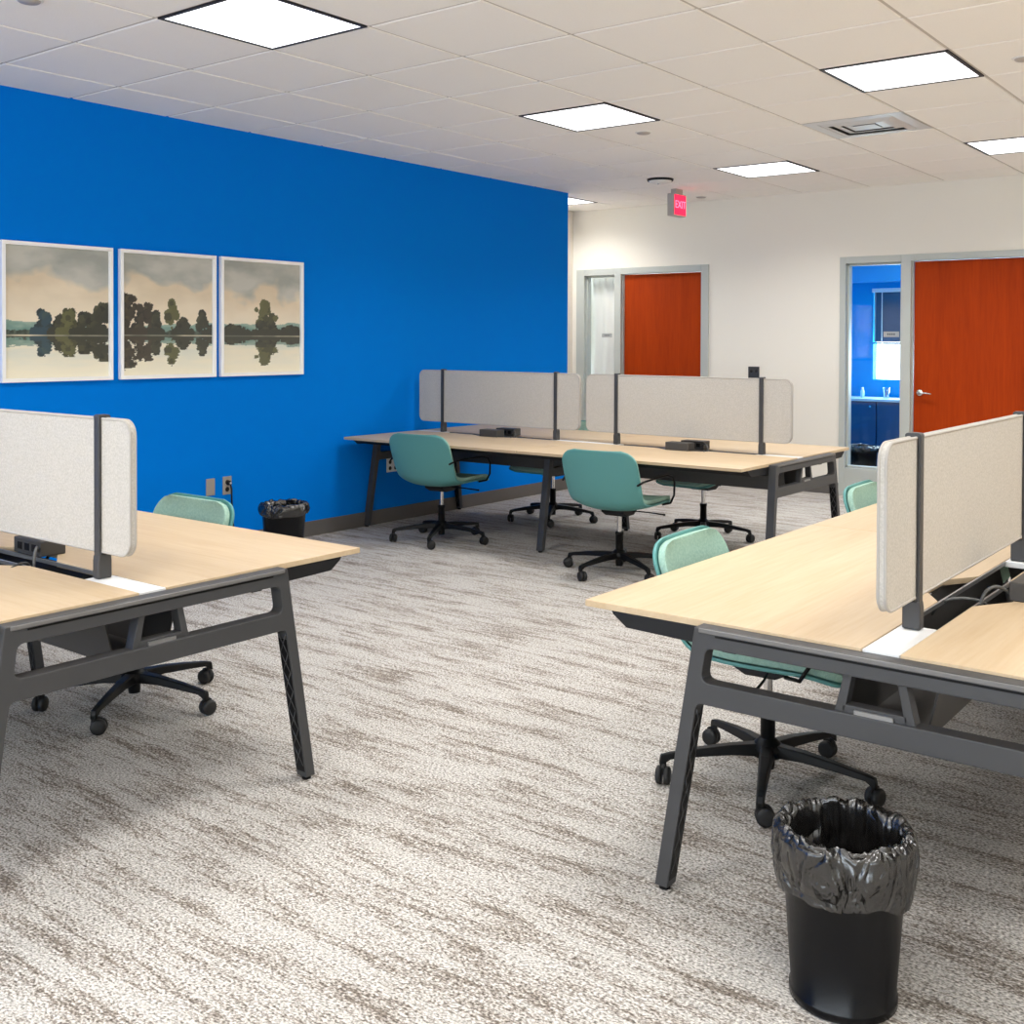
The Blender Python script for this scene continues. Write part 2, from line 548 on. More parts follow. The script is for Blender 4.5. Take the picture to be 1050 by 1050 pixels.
# small ceiling fittings
d = thing('smoke_detector', 'round white detector on the ceiling left of the red exit sign', 'detector', (-4.83, 8.36, CZ))
MB().lathe([(.001, -.045), (.05, -.043), (.085, -.03), (.1, -.018)], n=32).build('dome', 'white', d)
MB().lathe([(.1, -.018), (.112, -.018), (.115, 0.0), (.001, 0.0)], n=32).build('base_ring', 'dark', d)
MB().lathe([(.001, -.05), (.008, -.049), (.01, -.044)], c=(0, -.03, 0), n=12).build('lamp_dot', 'chrome', d)
for x, y, lab in ((-5.1, 9.62, 'flat round sprinkler cover on the ceiling behind the exit sign'),
                  (-3.84, 6.42, 'flat round sprinkler cover beside the middle ceiling light panel'),
                  (-1.33, 5.86, 'round sprinkler cover at the right edge by the light panel'),
                  (-4.39, 2.40, 'round sprinkler cover at the top left corner of the ceiling')):
    s = thing('sprinkler_cover', lab, 'sprinkler', (x, y, CZ), 0, 'sprinkler covers on the ceiling')
    MB().lathe([(.001, -.012), (.04, -.012), (.045, -.008), (.045, 0), (.001, 0)], n=24).build('cover_plate', 'signbody', s)
    MB().lathe([(.045, -.004), (.058, -.002), (.058, .0), (.045, 0)], n=24).build('rim', 'white', s)

# exit sign
def text_mesh(body, size, m, name, parent, loc, rot, depth=.002, spacing=1):
    cu = bpy.data.curves.new(name, 'FONT'); cu.body = body; cu.size = size; cu.extrude = depth
    cu.align_x = 'CENTER'; cu.align_y = 'CENTER'; cu.space_character = spacing
    o = bpy.data.objects.new(name, cu); C.objects.link(o)
    dg = bpy.context.evaluated_depsgraph_get()
    me = bpy.data.meshes.new_from_object(o.evaluated_get(dg))
    bpy.data.objects.remove(o)
    me.materials.clear(); me.materials.append(M[m])
    n = bpy.data.objects.new(name, me); C.objects.link(n)
    n.parent = parent; n.location = loc; n.rotation_euler = rot
    return n
ex = thing('exit_sign', 'red lit exit sign hanging from the ceiling before the back wall', 'exit sign', (-5.035, 9.02, CZ))
MB().box(-.035, .035, -.115, .115, -.252, -.045).build('housing', 'signbody', ex, bevel=.006)
MB().box(-.03, .03, -.06, .06, -.046, 0).build('canopy', 'signbody', ex, bevel=.004)
MB().box(.0345, .039, -.104, .104, -.24, -.057).build('sign_face', 'red', ex)
text_mesh('EXIT', .098, 'pink', 'lettering', ex, (.0395, 0, -.148), (PI / 2, 0, PI / 2))

# ------------------------------------------------------------------ doors, frames, sidelights
def frame_set(n, x0, x1, z1, gl, gr, gb, gt, dl, dr, dt, prefix):
    """n: index. gl..gr sidelight, dl..dr door"""
    y0, y1 = BY - .018, BY + .10
    f = MB()
    f.box(x0, gl, y0, y1, 0, z1).box(gr, dl, y0, y1, 0, z1).box(dr, x1, y0, y1, 0, z1)
    f.box(gl, gr, y0, y1, gt, z1).box(gl, gr, y0, y1, 0, gb).box(dl, dr, y0, y1, dt, z1)
    fo = struct(f.build('trim_%d' % n, 'steel', bevel=.003))
    st = MB()                                   # stops
    st.box(gl, gl + .018, y0 + .045, y1, gb, gt).box(gr - .018, gr, y0 + .045, y1, gb, gt)
    st.box(gl, gr, y0 + .045, y1, gt - .018, gt).box(gl, gr, y0 + .045, y1, gb, gb + .018)
    st.box(dl, dl + .014, y0 + .03, y0 + .05, 0, dt).box(dr - .014, dr, y0 + .03, y0 + .05, 0, dt)
    st.build('stop', 'steel', fo, bevel=.002)
    w = struct(MB().box(gl + .002, gr - .002, y0 + .062, y0 + .067, gb + .002, gt - .002).build('window_%d' % prefix, 'glass'))
    d = struct(MB().box(dl + .016, dr - .016, y0 + .052, y0 + .095, .01, dt - .005).build('door_%d' % prefix, 'cherry', bevel=.002))
    hx = dl + .07
    hd = MB(); hd.lathe([(.001, -.014), (.026, -.012), (.031, 0)], c=(hx, y0 + .052, .967), n=24, axis='y')
    hd.tube([(hx, y0 + .045, .967), (hx, y0 - .01, .967), (hx + .012, y0 - .018, .967), (hx + .06, y0 - .016, .968), (hx + .118, y0 - .006, .961)],
            [.011, .011, .012, .009, .007], 10)
    hd.build('door_handle', 'chrome', d)
    return fo, w, d
frame_set(2, FA0, FA1, FAZ, -6.655, -6.27, .255, 2.118, -6.19, -5.245, 2.122, 1)
frame_set(3, FB0, FB1, FBZ, -3.758, -3.252, .255, 2.135, -3.165, -2.205, 2.14, 2)

def room_sign(label, x0, x1, z0, z1):
    o = thing('room_sign', label, 'sign', ((x0 + x1) / 2, BY + .04, (z0 + z1) / 2))
    w, h = (x1 - x0) / 2, (z1 - z0) / 2
    MB().box(-w, w, 0, .0035, -h, h).build('plate', 'tag', o)
    b = MB()
    for k in range(4): b.box(-w * .5 + k * w * .27, -w * .5 + k * w * .27 + w * .17, -.001, 0, -h * .3, h * .35)
    b.build('lettering', 'tagtext', o)
room_sign('small grey sign plate on the glass beside the far left door', -6.46, -6.335, 1.455, 1.496)
room_sign('small pale sign plate on the glass in front of the dark blinds', -3.425, -3.285, 1.462, 1.512)

# white sheet behind the far sidelight
sh = MB(); nx, nz = 28, 20
vs = []
for iz in range(nz + 1):
    for ix in range(nx + 1):
        x = -6.75 + .6 * ix / nx; z = .1 + 2.1 * iz / nz
        y = BY + .17 + .022 * math.sin(ix * .9 + 1.2 * math.sin(iz * .35)) * (.4 + .6 * iz / nz)
        vs.append((x, y, z))
fs = [(a * (nx + 1) + b, a * (nx + 1) + b + 1, (a + 1) * (nx + 1) + b + 1, (a + 1) * (nx + 1) + b) for a in range(nz) for b in range(nx)]
sh.add(vs, fs, True)
tag(sh.build('window_curtain', 'sheet'), 'plain white curtain hanging behind the glass beside the far left door', 'curtain')
struct(MB().box(ALX - .1, -4.9, BY + .9, BY + 1, 0, CZ).build('wall_far_office', 'white'))

# ------------------------------------------------------------------ the blue office seen through the right sidelight
OX0, OX1, OY1 = -4.86, -1.6, 12.6
of = MB()
of.box(OX0, OX1, BY + .12, OY1 + .12, -.1, 0)
struct(of.build('floor_office', mat('office_dark_carpet', (40, 44, 50), .9)))
struct(MB().box(OX0 - .1, OX0, BY + .12, OY1, 0, 2.7).build('wall_office_left', 'offblue'))
struct(MB().box(OX1, OX1 + .1, BY + .12, OY1, 0, 2.7).build('wall_office_right', 'offblue'))
struct(MB().box(OX0, OX1, BY + .12, OY1 + .12, 2.6, 2.7).build('ceiling_office', 'offsoffit'))
ow = MB()
WO0, WO1, WOZ0, WOZ1 = -4.45, -2.0, .985, 2.03
ow.box(OX0, WO0, OY1, OY1 + .12, 0, 2.6).box(WO1, OX1, OY1, OY1 + .12, 0, 2.6)
ow.box(WO0, WO1, OY1, OY1 + .12, 0, WOZ0).box(WO0, WO1, OY1, OY1 + .12, WOZ1, 2.6)
struct(ow.build('wall_office_back', 'offblue'))
struct(MB().box(OX0, OX1, OY1 - .3, OY1, 2.1, 2.6).build('trim_4', 'offsoffit', bevel=.01))
struct(MB().box(WO0, WO1, OY1 + .05, OY1 + .055, WOZ0, WOZ1).build('window_3', 'glass'))
bl = thing('window_blind', 'dark blue slatted blind half lowered over the office window behind the glass', 'blind', (0, OY1, 0))
MB().box(WO0, WO1, -.055, -.005, 1.985, 2.03).build('headrail', 'white', bl, bevel=.004)
q = MB()
z = 1.975
while z > 1.42:
    q.prism([(-.044, z - .009), (-.042, z - .010), (-.012, z + .012), (-.014, z + .013)], WO0 + .02, WO1 - .02, 'x')
    z -= .021
q.build('slat', 'slat', bl)
MB().box(WO0 + .01, WO1 - .01, -.045, -.012, 1.392, 1.412).build('bottom_rail', 'slat', bl, bevel=.003)
q = MB(); q.tube([(WO0 + .12, -.065, 2.0), (WO0 + .12, -.065, 1.40)], .006, 8)
q.build('wand', 'white', bl)
q = MB(); q.box(WO0 + .035, WO0 + .043, -.05, -.046, 1.40, 1.99); q.build('ladder_tape', 'tag', bl)
de = thing('office_counter', 'navy counter with pale top under the office window behind the glass', 'counter', (0, 0, 0))
MB().box(OX0 + .002, -2.3, 12.06, OY1 - .002, .755, .785).build('worktop', 'worktop', de, bevel=.004)
for k in range(4):
    x = OX0 + .02 + k * .62
    dr = MB().box(x, x + .61, 12.08, 12.1, .06, .745).build('cabinet_door', 'navy', de, bevel=.003)
    MB().cyl((x + .55, 12.08, .70), .012, -.02, 0, 12, 'y').build('knob', 'chrome', dr)
MB().box(OX0 + .002, -2.3, 12.12, OY1 - .002, .0, .755).build('carcass', 'navy', de)
gx, gy = -4.19, 12.3
gl = thing('drinking_glass', 'clear drinking glass on the pale counter behind the glass', 'glass', (gx, gy, .785))
MB().lathe([(.001, .002), (.028, 0), (.03, .004), (.042, .12), (.039, .12), (.027, .012), (.001, .012)], n=24).build('tumbler', 'clear', gl)
bo = thing('small_bottle', 'small pale bottle on the counter left of the drinking glass', 'bottle', (-4.47, 12.32, .785))
MB().lathe([(.001, 0), (.022, 0), (.022, .075), (.012, .09)], n=20).build('body', 'worktop', bo)
MB().lathe([(.012, .088), (.013, .115), (.001, .116)], n=16).build('cap', 'plate', bo)

# ------------------------------------------------------------------ pictures
def paint_grid(nx, ny, fn):
    return [[fn((i + .5) / nx, (j + .5) / ny) for i in range(nx)] for j in range(ny)]
def mixc(a, b, t):
    t = max(0, min(1, t)); return tuple(x * (1 - t) + y * t for x, y in zip(a, b))
def fbm(x, y, s=0): return noise.fractal(Vector((x, y, s)), 1, 2, 4)
def landscape(seed, trees, hill_l, hill_r, shore):
    """trees: (u, half width, top v, colour, free-standing)"""
    rnd = random.Random(seed)
    blobs = []
    for (cu, hw, top, col, free) in trees:
        hgt = top - shore
        for k in range(30):
            f = rnd.uniform(.12 if not free else .34, .95)
            wd = hw * (math.sin(PI * min(1, (f * .8 + .25))) ** .7 if free else (1 - .55 * max(0, f - .35)))
            r = rnd.uniform(.018, .042) * (1 + hw * 2)
            blobs.append((cu + rnd.uniform(-1, 1) * max(.0, wd - r * .7), shore + hgt * f, r, col, rnd.uniform(-1, 1)))
        if free: blobs.append((cu, shore + hgt * .2, .014, col, 0)); blobs.append((cu, shore + hgt * .35, .016, col, 0))
        else:
            for k in range(9): blobs.append((cu + hw * (k / 4 - 1), shore + .02, .045, col, 0))
    def lobes(u, v):
        best = None
        n = fbm(u * 26, v * 26, seed + 3) * .42 + fbm(u * 70, v * 70, seed + 5) * .3
        for (bu, bv, r, col, k) in blobs:
            dx = u - bu; dy = (v - bv) * 1.16
            if abs(dx) < r * 1.4 and abs(dy) < r * 1.4 and (dx * dx + dy * dy) / (r * r) + n < 1:
                best = mixc(col, (104, 104, 62), max(0, k) * .35 * max(0, min(1, .5 + (dy - dx) / r)))
                if k < -.3: best = mixc(col, (16, 18, 14), .35)
        return best
    def tone(u, v):
        t = lobes(u, v)
        if t: return t
        hl = hill_l + (hill_r - hill_l) * u + .02 * fbm(u * 5, 1, seed)
        if v < shore + .035 + .022 * fbm(u * 14, 3, seed): return mixc((40, 50, 42), (74, 86, 74), .5 + fbm(u * 30, v * 30, seed))
        if v < hl: return mixc((84, 124, 116), (140, 160, 146), (v - shore) / (hl - shore + .01) + .5 * fbm(u * 9, v * 20, seed))
        return None
    def fn(u, v):
        n = fbm(u * 2.2, v * 5, seed + 20); n2 = fbm(u * 1.6 + 4, v * 2.6, seed + 30)
        if v >= shore:
            t = tone(u, v)
            if t: return t
            s = (v - shore) / (1 - shore)
            top = mixc((182, 180, 170), (150, 152, 144), .5 + n)
            mid = mixc((218, 202, 176), (202, 184, 156), .5 + n)
            low = mixc((230, 220, 200), (218, 204, 180), .5 + n2)
            b = .60 + .26 * n2 + .10 * n
            if s > b: return mixc(mid, top, (s - b) / .10)
            return mixc(low, mid, s / b)
        rv = shore + (shore - v) * 1.2 + .008 * math.sin(v * 260 + 5 * n)
        if shore - v < .010: return mixc((206, 196, 170), (90, 92, 80), .5 + n)
        t = tone(u + .016 * fbm(u * 5, v * 60, seed + 2), rv)
        if t: return mixc(t, (120, 116, 98), .12)
        w = mixc((222, 212, 188), (196, 200, 190), .5 + fbm(u * 2, v * 14, seed + 5))
        return mixc(w, (232, 224, 200), (shore - v) / shore)
    return fn
DK, OL, BL, BR = (46, 47, 36), (84, 84, 50), (36, 62, 74), (54, 47, 37)
ARTS = [
    ('white-framed lake landscape print, leftmost of three, trees spreading to its right edge', 3.095, 3.782,
     landscape(1, [(.36, .09, .50, BL, 0), (.55, .12, .46, DK, 0), (.60, .09, .52, OL, 0), (.76, .12, .49, DK, 0), (.93, .15, .575, DK, 0)], .44, .38, .33)),
    ('white-framed lake landscape print in the middle, tall dark trees on its left', 3.832, 4.538,
     landscape(2, [(.05, .14, .67, BR, 0), (.24, .12, .60, BR, 0), (.36, .05, .52, DK, 0), (.53, .10, .63, OL, 1), (.66, .09, .46, DK, 0), (.88, .085, .53, DK, 1), (.98, .06, .40, DK, 0)], .40, .44, .335)),
    ('white-framed lake landscape print on the right with one central olive tree', 4.577, 5.292,
     landscape(3, [(.52, .19, .66, OL, 1), (.55, .16, .46, DK, 0), (.15, .16, .40, DK, 0), (.88, .15, .405, DK, 0)], .43, .45, .335)),
]
for lab, y0, y1, fn in ARTS:
    z0, z1 = 1.172, 1.967
    p = thing('framed_picture', lab, 'picture', (WX, (y0 + y1) / 2, (z0 + z1) / 2), 0, 'framed lake landscapes on the blue wall')
    w, h, b = (y1 - y0) / 2, (z1 - z0) / 2, .022
    f = MB()
    f.box(.002, .034, -w, w, h - b, h).box(.002, .034, -w, w, -h, -h + b)
    f.box(.002, .034, -w, -w + b, -h + b, h - b).box(.002, .034, w - b, w, -h + b, h - b)
    f.build('frame', 'frame_w', p, bevel=.002)
    nx, ny = 170, 196
    W2, H2 = w - b - .001, h - b - .001
    me = bpy.data.meshes.new('print')
    vs = [(.016, -W2 + 2 * W2 * i / nx, -H2 + 2 * H2 * j / ny) for j in range(ny + 1) for i in range(nx + 1)]
    fs = [(j * (nx + 1) + i, j * (nx + 1) + i + 1, (j + 1) * (nx + 1) + i + 1, (j + 1) * (nx + 1) + i) for j in range(ny) for i in range(nx)]
    me.from_pydata(vs, [], fs)
    ca = me.color_attributes.new('paint', 'FLOAT_COLOR', 'POINT')
    data = []
    for j in range(ny + 1):
        for i in range(nx + 1):
            data += [*[min(1, c * 1.14) for c in lin(fn(i / nx, j / ny))], 1]
    ca.data.foreach_set('color', data)
    me.materials.append(M['art'])
    o = bpy.data.objects.new('print', me); C.objects.link(o); o.parent = p
    MB().box(.003, .015, -w + b, w - b, -h + b, h - b).build('backing_board', 'white', p)

# ------------------------------------------------------------------ wall plates
def wall_plate(name, label, y0, y1, z0, z1, m, sockets=(), sm='rubber'):
    o = thing(name, label, 'wall plate' if name == 'blank_wall_plate' else 'outlet', (WX, (y0 + y1) / 2, (z0 + z1) / 2))
    w, h = (y1 - y0) / 2, (z1 - z0) / 2
    MB().box(0, .006, -w, w, -h, h).build('plate', m, o, bevel=.002)
    for (a, b) in sockets:
        q = MB(); q.lathe([(.001, .0085), (.014, .0085), (.016, .006)], c=(0, a, b), n=16, axis='x'); q.build('socket', sm, o)
    return o
wall_plate('blank_wall_plate', 'blank steel plate on the blue wall above the left chair', 4.476, 4.545, .388, .50, 'stainless')
wall_plate('wall_outlet', 'steel outlet plate on the blue wall with a black plug in it', 4.609, 4.681, .382, .503, 'stainless', [(0, .022), (0, -.026)])
wall_plate('wall_outlet', 'white four-socket outlet on the blue wall under the back desk', 6.166, 6.300, .387, .495, 'socket',
           [(-.03, .024), (.03, .024), (-.03, -.024), (.03, -.024)])
pc = thing('power_lead', 'black plug and power cord hanging from the steel outlet on the blue wall', 'cord', (WX, 4.65, .46))
q = MB(); q.tube([(.0075, 0, .0), (.02, 0, .0), (.034, 0, -.004)], [.017, .017, .012], 12); q.build('plug', 'rubber', pc)
q = MB(); q.lathe([(.001, .04), (.006, .039), (.008, .034)], n=10, axis='x'); q.build('plug_light', 'plate', pc)
q = MB(); q.tube([(.03, .002, -.01), (.036, .006, -.04), (.03, .012, -.10), (.026, .022, -.22), (.03, .03, -.36), (.03, .06, -.44), (.03, .14, -.452), (.04, .3, -.453)], .006, 8)
q.build('cable', 'rubber', pc)
bo2 = thing('wall_outlet', 'dark double outlet on the cream back wall just above the divider screen', 'outlet', (-4.673, BY, 1.115))
MB().box(-.058, .058, -.006, 0, -.057, .057).build('plate', 'iron', bo2, bevel=.002)
for k in (-.026, .026):
    q = MB(); q.lathe([(.001, -.009), (.014, -.009), (.016, -.006)], c=(k, 0, .015), n=16, axis='y'); q.build('socket', 'rubber', bo2)

# ------------------------------------------------------------------ bench desks
UL = 1.595      # one desk unit
HD = .822       # half depth of the double desk
SL = .045       # half width of the slot between the two rows
TH = .018
def leg_out(z): return .458 + (.562 - .458) * (TZ - z) / TZ
def frame_outline(top=TZ):
    o = leg_out
    lw = .037
    outer = [(-o(.012), .012), (-o(top), top), (o(top), top), (o(.012), .012), (o(.012) - lw, .012),
             (o(.50) - lw - .002, .502), (-o(.50) + lw + .002, .502), (-o(.012) + lw, .012)]
    outer = rnd_corner(outer, [0, .006, .006, 0, 0, .02, .02, 0], 4)
    hole = [(-o(.56) + lw + .004, .558), (-o(.645) + lw + .004, .645), (o(.645) - lw - .004, .645), (o(.56) - lw - .004, .558)]
    hole = rnd_corner(hole, .022, 5)
    return [outer, hole]
FR_END = curve_plate('end_frame', frame_outline(TZ - .007), .024, .003, 'iron')
FR_MID = curve_plate('middle_frame', frame_outline(TZ - TH - .001), .024, .003, 'iron')
def frame_obj(name, me, parent, x, lean):
    """lean: extra x at the floor"""
    m2 = me.copy()
    for v in m2.vertices:
        yy, zz, xx = v.co.x, v.co.y, v.co.z
        v.co = (xx + lean * (TZ - zz) / TZ, yy, zz)
    o = bpy.data.objects.new(name, m2); C.objects.link(o); o.parent = parent; o.location = (x, 0, 0)
    bmx = bmesh.new(); bmx.from_mesh(m2); bmesh.ops.recalc_face_normals(bmx, faces=bmx.faces); bmx.to_mesh(m2); bmx.free()
    # ribbed inner side of each leg, and a foot glide
    for s in (-1, 1):
        q = MB()
        inn = lambda z: leg_out(z) - .037 - .002 * (z - .012) / .488
        zs = [.05 + .062 * k for k in range(8)]
        lx = lambda z: lean * (TZ - z) / TZ
        for a, b in zip(zs[:-1], zs[1:]):
            ya, yb = inn(a), inn(b)
            for e in (-1, 1):
                q.tube([(lx(a) - .017 * e, s * (ya - .0006), a), (lx(b) + .017 * e, s * (yb - .0006), b)], .0019, 6)
        q.build('leg_rib', 'iron', o)
        q = MB()
        q.prism([(s * (inn(.03) + .001), .03), (s * (inn(.03) - .001), .03), (s * (inn(.47) - .001), .47), (s * (inn(.47) + .001), .47)],
                -.019, .019, 'x', shear=lambda p: lx(p[1]))
        q.build('leg_recess_shade', 'black', o)  # black panel on the leg face, painted shade of the hollow channel
        MB().cyl((lean, s * (leg_out(0) - .019), 0), .015, 0, .014, 16).build('foot_glide', 'black', o)
    return o

def bench_desk(name, label, loc, rz):
    root = thing(name, label, 'desk', loc, rz)
    for u in range(2):
        x0, x1 = u * UL + (.003 if u else 0), (u + 1) * UL - (0 if u else .003)
        mid = (u + .5) * UL
        for s in (-1, 1):
            poly = [(x0, s * HD), (x1, s * HD), (x1, s * SL), (mid + .207, s * SL), (mid + .085, s * .118), (mid - .085, s * .118), (mid - .207, s * SL), (x0, s * SL)]
            d = MB().prism(poly, TZ - TH, TZ, 'z').build('desktop', 'maple', root, bevel=.0015)
            # wood-coloured edge band
        for e, a in ((0, x0), (1, x1)):
            if e == 0: q = MB().box(a, a + .285, -SL + .002, SL - .002, TZ - .02, TZ - .001)
            else: q = MB().box(a - .285, a, -SL + .002, SL - .002, TZ - .02, TZ - .001)
            q.build('cover_plate', 'plate', root, bevel=.0015)
        for s in (-1, 1):
            MB().box(x0 + .285, x1 - .285, s * SL - .004, s * SL + .002, TZ - .014, TZ - .002).build('slot_edge', 'alu', root)
    # end frames and the frame under the joint
    for x, ln, me, nm in ((-.022, -.018, FR_END, 'end_frame'), (2 * UL + .022, .018, FR_END, 'end_frame'), (UL, 0, FR_MID, 'middle_frame')):
        f = frame_obj(nm, me, root, x, ln)
        if nm == 'end_frame':
            sg = 1 if x > 0 else -1
            g = MB().box(sg * .0235, sg * .0255, -.40, .40, .676, .681); g.build('groove_shade', 'black', f)  # black strip laid on the rail face as painted groove shade
            g = MB().box(sg * .0235, sg * .0285, -.445, .445, .683, .6945); g.build('cap_strip', 'cap', f, bevel=.002)
            # tray bracket in the middle of the frame
            g = MB()
            for s in (-1, 1):
                g.prism([(s * .052, .648), (s * .072, .648), (s * .094, .556), (s * .070, .556)], -.018, .018, 'x')
            g.box(-.018, .018, -.075, .075, .556, .575)
            g.build('tray_bracket', 'iron', f, bevel=.002)
            MB().box(sg * .012, sg * .024, -.045, .045, .558, .568).build('tray_catch', 'alu', f)
    # supports below the overhangs
    for x in (.002, 2 * UL - .032):
        for s in (-1, 1):
            poly = [(s * .44, TZ - TH), (s * .738, TZ - TH), (s * .732, TZ - TH - .010), (s * .69, TZ - TH - .04), (s * .44, TZ - TH - .046)]
            MB().prism(poly, x, x + .03, 'x').build('support_arm', 'dark', root, bevel=.002)
    for s in (-1, 1):
        MB().box(.03, 2 * UL - .03, s * .40 - .02, s * .40 + .02, .62, TZ - TH - .001).build('side_beam', 'dark', root, bevel=.002)
        MB().prism([(s * .70, TZ - TH), (s * .738, TZ - TH), (s * .70, TZ - TH - .035)], .03, 2 * UL - .03, 'x').build('edge_rail', 'dark', root)
    # cable trays
    for u in range(2):
        a, b = u * UL + .06, (u + 1) * UL - .06
        q = MB(); t = .004
        q.prism([(-.128, .672), (-.088, .495), (.088, .495), (.128, .672), (.128 - t, .672), (.088 - t, .495 + t), (-.088 + t, .495 + t), (-.128 + t, .672)], a, b, 'x')
        q.build('cable_tray', 'box', root)
    return root
BACK_Y = 6.475
desk_back = bench_desk('bench_desk', 'double bench desk at the back running out from the blue wall, two chairs in front', (-5.925, BACK_Y, 0), 0)
desk_left = bench_desk('bench_desk', 'double bench desk at the left edge of the photo, below the pictures', (-2.725 - 2 * UL, 1.855, 0), 0)
desk_right = bench_desk('bench_desk', 'large double bench desk at the right front, trash can beside its end', (-.870, 2.53, 0), PI / 2)

# ------------------------------------------------------------------ divider screens
def rrect(x0, x1, z0, z1, r, n=6):
    out = []
    for cx, cz, a0 in ((x1 - r, z1 - r, 0), (x0 + r, z1 - r, 90), (x0 + r, z0 + r, 180), (x1 - r, z0 + r, 270)):
        for k in range(n + 1):
            a = R(a0 + 90 * k / n)
            out.append((cx + r * math.cos(a), cz + r * math.sin(a)))
    return out
def make_screen():
    root = thing('divider_screen', 'x', 'divider screen', (0, 0, 0), 0, 'grey felt divider screens on the desks')
    hl = .765; z0, z1 = .782 - TZ, 1.182 - TZ
    o = rrect(-hl, hl, z0, z1, .045)
    MB().prism(o, -.010, .010, 'y').build('panel', 'screen', root, bevel=.003)
    i = rrect(-hl + .001, hl - .001, z0 + .001, z1 - .001, .045)
    q = MB()
    for yy in (-.0085, .0085): q.tube([(p[0], yy, p[1]) for p in i], .0042, 6, True)
    q.build('edge_piping', 'piping', root)
    for x in (-(UL / 2 - .257), UL / 2 - .257):
        p = MB()
        for s in (-1, 1):
            p.prism(rnd_corner([(x - .014, s * .0112), (x + .014, s * .0112), (x + .014, s * .020), (x - .014, s * .020)], .003, 2), .0, z1 + .003, 'z')
        p.prism(rnd_corner([(-.020, z1 + .001), (.020, z1 + .001), (.020, z1 + .011), (-.020, z1 + .011)], [0, 0, .009, .009], 4), x - .014, x + .014, 'x')
        po = p.build('post', 'iron', root, bevel=.0015)
        b = MB().prism([(-.023, 0), (.023, 0), (.023, z0 - .026), (.0205, z0 - .008), (-.0205, z0 - .008), (-.023, z0 - .026)], x - .0165, x + .0165, 'x')
        b.build('post_base', 'iron', po, bevel=.005, seg=3)
    return root
sp = None
SCREENS = [
    ('grey felt divider screen on the left front desk', -2.725 - .5 * UL, 1.855, 0, -0.065),
    ('grey felt divider screen on the back desk, the one in front of the blue wall', -5.925 + .5 * UL, BACK_Y, 0, -0.02),
    ('grey felt divider screen on the back desk, the one in front of the far door', -5.925 + 1.5 * UL, BACK_Y, 0, -0.025),
    ('grey felt divider screen on the right front desk, in front of the large brown door', -.878, 2.53 + .5 * UL, PI / 2, -0.008),
    ('grey felt divider screen on the right desk, cut by the right edge of the photo', -.878, 2.53 + 1.5 * UL, PI / 2, 0),
]
for lab, x, y, rz, dx in SCREENS:
    if sp is None: s = sp = make_screen()
    else: s = copy_tree(sp)
    s.location = (x, y, TZ); s.rotation_euler = (0, 0, rz); s['label'] = lab
    for ch in children(s):                       # the panel can slide along between its posts
        if ch.name.split('.')[0] in ('panel', 'edge_piping'): ch.location.x = dx

def catmull(P, n):
    out = []
    Q = [P[0]] + P + [P[-1]]
    for i in range(1, len(Q) - 2):
        for k in range(n):
            t = k / n
            out.append(tuple(.5 * ((2 * Q[i][d]) + (-Q[i - 1][d] + Q[i + 1][d]) * t + (2 * Q[i - 1][d] - 5 * Q[i][d] + 4 * Q[i + 1][d] - Q[i + 2][d]) * t * t
                                   + (-Q[i - 1][d] + 3 * Q[i][d] - 3 * Q[i + 1][d] + Q[i + 2][d]) * t ** 3) for d in range(len(P[0]))))
    out.append(P[-1])
    return out
# ------------------------------------------------------------------ power boxes in the desk notches
def make_power():
    root = thing('power_box', 'x', 'power box', (0, 0, 0), 0, 'charcoal power boxes on the desks')
    b = MB().box(-.085, .085, -.045, .045, 0, .052).build('housing', 'box', root, bevel=.004, seg=3)
    for k in (-.045, 0, .045):
        MB().box(k - .014, k + .014, .0445, .046, .014, .038).build('socket', 'black', b)
    q = MB(); q.tube(catmull([(-.07, .04, .012), (-.085, .055, .03), (-.115, .075, .04), (-.14, .095, .022), (-.15, .105, -.03), (-.15, .11, -.12)], 5), .0048, 8)
    q.build('cable', 'cable', root)
    q = MB(); q.tube(catmull([(-.10, .085, -.03), (-.12, .11, -.004), (-.15, .16, .002), (-.17, .20, -.012), (-.175, .225, -.05)], 5), .0042, 8)
    q.build('cable', 'cable', root)
    return root
pp = None
POW = [
    ('charcoal power box on the front row of the back desk, before the blue wall', -5.925 + .5 * UL + .01, BACK_Y - .085, 0),
    ('black power box on the far row of the back desk, before the blue wall', -5.925 + .5 * UL + .03, BACK_Y + .09, PI),
    ('charcoal power box on the front row of the back desk, before the far door', -5.925 + 1.5 * UL + .0, BACK_Y - .085, 0),
    ('black power box on the far row of the back desk, before the far door', -5.925 + 1.5 * UL + .02, BACK_Y + .09, PI),
    ('charcoal power box on the right desk, at the right edge of the photo', -.718, 3.335, PI / 2),
    ('dark power box below the divider screen on the far row of the left desk', -3.50, 1.855 + .09, PI),
]
for lab, x, y, rz in POW:
    if pp is None: s = pp = make_power()
    else: s = copy_tree(pp)
    s.location = (x, y, TZ); s.rotation_euler = (0, 0, rz); s['label'] = lab

